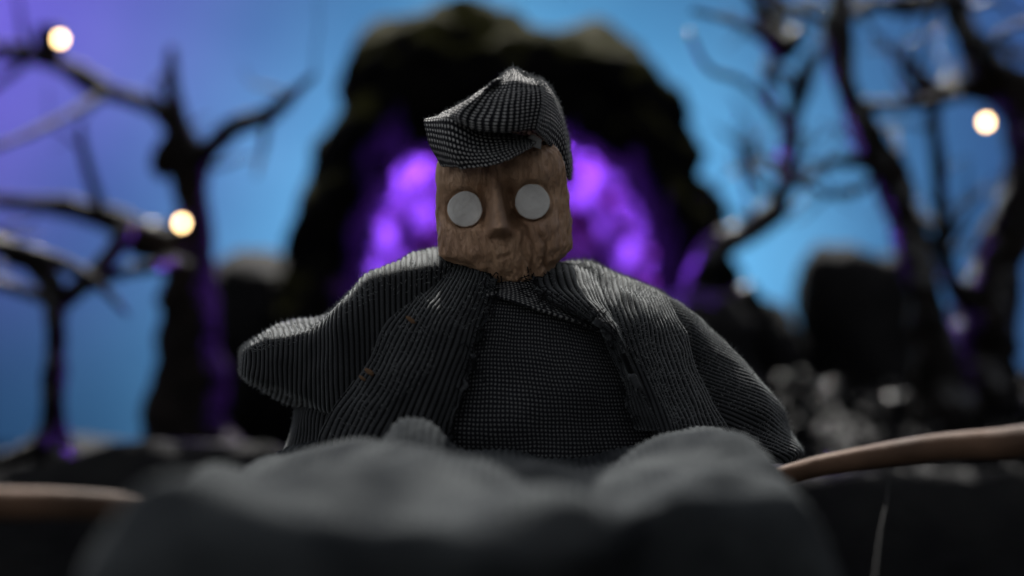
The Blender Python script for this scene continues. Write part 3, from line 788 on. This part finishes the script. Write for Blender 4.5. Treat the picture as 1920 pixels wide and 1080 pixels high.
# frayed threads along the cut edges
def threads(name, anchors, count, ln, rad, parent):
    v, f = [], []
    for _ in range(count):
        a = random.choice(anchors); b = a + Vector((random.gauss(0, .006), random.gauss(-.004, .004), random.gauss(0, .012)))
        d = Vector((random.gauss(0, 1), random.gauss(-.6, .5), random.gauss(.1, .8))).normalized(); L = ln * random.uniform(.4, 1.2)
        c1 = b + d * L * .5 + Vector((random.gauss(0, .004), random.gauss(0, .003), random.gauss(0, .004)))
        c2 = b + d * L + Vector((random.gauss(0, .007), random.gauss(0, .004), random.gauss(0, .007)))
        tv, tf = tube([(b, rad), (c1, rad * .9), (c2, rad * .5)], 4, 0.004, 0)
        n = len(v); v += tv; f += [tuple(n + k for k in q) for q in tf]
    o = mesh_obj(name, v, f, M['thread'], parent); tag(o, kind='stuff'); return o
eL = spline([P(932, 495, -.07), P(926, 548, -.13), P(908, 610, -.17), P(882, 680, -.19), P(862, 744, -.2), P(846, 812, -.21)], 50)
eR = spline([P(998, 505, -.075), P(1004, 542, -.13), P(1068, 584, -.16), P(1132, 612, -.18), P(1152, 672, -.19), P(1190, 806, -.195)], 50)
threads('frayed_threads', eL[:6] + [P(925, 488, -.08)] * 4 + eR[:8] + [P(985, 522, -.1)] * 3, 34, 0.018, 0.0005, body)
threads('frayed_threads', eL + eR, 200, 0.009, 0.0005, body)

# tan flecks stuck to the coat
for k, (x, y, o_, r) in enumerate(((770, 600, -.188, 7), (692, 697, -.189, 7), (679, 709, -.190, 5))):
    me = lump_mesh('fleck', 40 + k, 2, .5, 1.8, .2, (1.5, .22, .6)); me.materials.append(M['fleck'])
    fo = bpy.data.objects.new('fleck', me); link(fo, body); fo.location = P(x, y, o_) - pup.location; fo.scale = (r / 1000,) * 3; fo.rotation_euler = (0, R(40), 0)

# trousers: lap, two bent knees and shins, close to the lens
def trousers():
    v, f, uvs = [], [], []
    nx, ny = 420, 110
    for j in range(ny + 1):
        t = j / ny
        for i in range(nx + 1):
            s = i / nx
            kl = math.exp(-((s - 0.33) / 0.30) ** 4); kr = math.exp(-((s - 0.83) / 0.125) ** 4)
            yf = 1.60 - 0.24 * kl + 0.10 * kr                              # where the knees turn down
            zf = 0.788 + 0.030 * kl
            if t < 0.6:
                q = t / 0.6; y = 2.66 + (yf - 2.66) * q
                z = 0.708 + (zf - 0.708) * q ** 1.3 + 0.034 * kr * math.sin(min(1, q * 1.5) * math.pi) ** 2
            else:
                q = (t - 0.6) / 0.4; a = min(1, q * 8)
                y = yf - 0.03 * math.sin(a * math.pi / 2) + 0.30 * max(0, q - .05)
                z = zf - 0.045 - 0.58 * q ** 1.1
            wd = sm(1.2, 2.6, y); xl = -0.56 - 0.04 * wd; xr = 0.45 + 0.05 * wd
            x = xl + (xr - xl) * s
            if t < 0.6:
                z += 0.074 * math.exp(-(abs(x + 0.155) / 0.055) ** 3 - ((y - 2.26) / 0.10) ** 2)
                z += (0.015 * math.sin(x * 19 + 2.4 * math.sin(y * 6)) + 0.011 * math.sin(y * 17 + x * 9) - 0.03 * math.exp(-((x - 0.10 - (2.2 - y) * 0.1) / 0.07) ** 2)) * sm(0, .3, t)
                z -= 0.045 * q ** 6
            e = max(0.225 - s, 0) / 0.225 if s < .5 else max(s - 0.86, 0) / 0.14        # sides fall away
            z -= 0.46 * e ** 2.4
            y += 0.10 * e ** 2 * (1 if t > .5 else 0)
            p = Vector((x, y, z))
            p.z += 0.020 * noise.noise(p * 5) + 0.010 * noise.noise(p * 13) + 0.002 * math.sin(x * 520); p.y += 0.03 * noise.noise(p * 6 + Vector((9, 0, 0)))
            p.z = max(p.z, 0.10)
            v.append(p); uvs.append((x, t * 1.6))
    for j in range(ny):
        for i in range(nx):
            a = j * (nx + 1) + i; f.append((a, a + nx + 1, a + nx + 2, a + 1))
    o = mesh_obj('trousers', v, f, M['trouser'], pup, uvs)
    md = o.modifiers.new('cloth', 'SOLIDIFY'); md.thickness = 0.012; md.offset = -1
trousers()

# loose nap on the corduroy, seen as a bright edge against the light
def nap():
    v, f = [], []
    for p, n in FIBRES:
        d = (n + Vector((random.gauss(0, .5), random.gauss(0, .5), random.gauss(0, .5)))).normalized()
        L = random.uniform(.003, .0075) * (1.6 if random.random() < .03 else 1); s = d.cross(Vector((0, 1, 0))).normalized() * 0.00045
        m = p + d * L * .6 + Vector((random.gauss(0, .0008), 0, random.gauss(0, .0008))); e = p + d * L + Vector((random.gauss(0, .002), 0, random.gauss(0, .002)))
        k = len(v); v += [p - s, p + s, m + s * .7, m - s * .7, e]
        f += [(k, k + 1, k + 2, k + 3), (k + 3, k + 2, k + 4)]
    tag(mesh_obj('nap', v, f, M['fuzz'], body, smooth=False), kind='stuff')
nap()

# ------------------------------------------------------------------ poles and string
def pole(pts, label):
    root_path = [(p, r) for p, r in pts]
    v, f = tube(root_path, 18, 0.03, 0.02, 6, 3)
    base = pts[0][0]; o = mesh_obj('wooden_pole', [q - base for q in v], f, M['wood']); o.location = base
    tag(o, label, 'pole', 'wooden poles either side of the puppet')
pole([(W(1360, 925, 2.40), .016), (W(1480, 890, 2.36), .017), (W(1560, 870, 2.30), .018), (W(1740, 841, 2.22), .021), (W(1930, 826, 2.14), .025), (W(2300, 770, 1.95), .030)], 'brown wooden pole running out to the right of the puppet')
pole([(W(420, 962, 1.95), .016), (W(250, 952, 1.92), .019), (W(120, 945, 1.90), .021), (W(-20, 944, 1.88), .022), (W(-500, 940, 1.8), .024)], 'brown wooden pole running out to the left of the grey trousers')
v, f = tube([(W(1668, 872, 2.25), .0016), (W(1664, 930, 2.2), .0016), (W(1650, 1000, 2.12), .0016), (W(1636, 1120, 2.0), .0016)], 6, .02, 0)
o = mesh_obj('string', v, f, M['string']); tag(o, 'thin pale string hanging from the right pole', 'string')
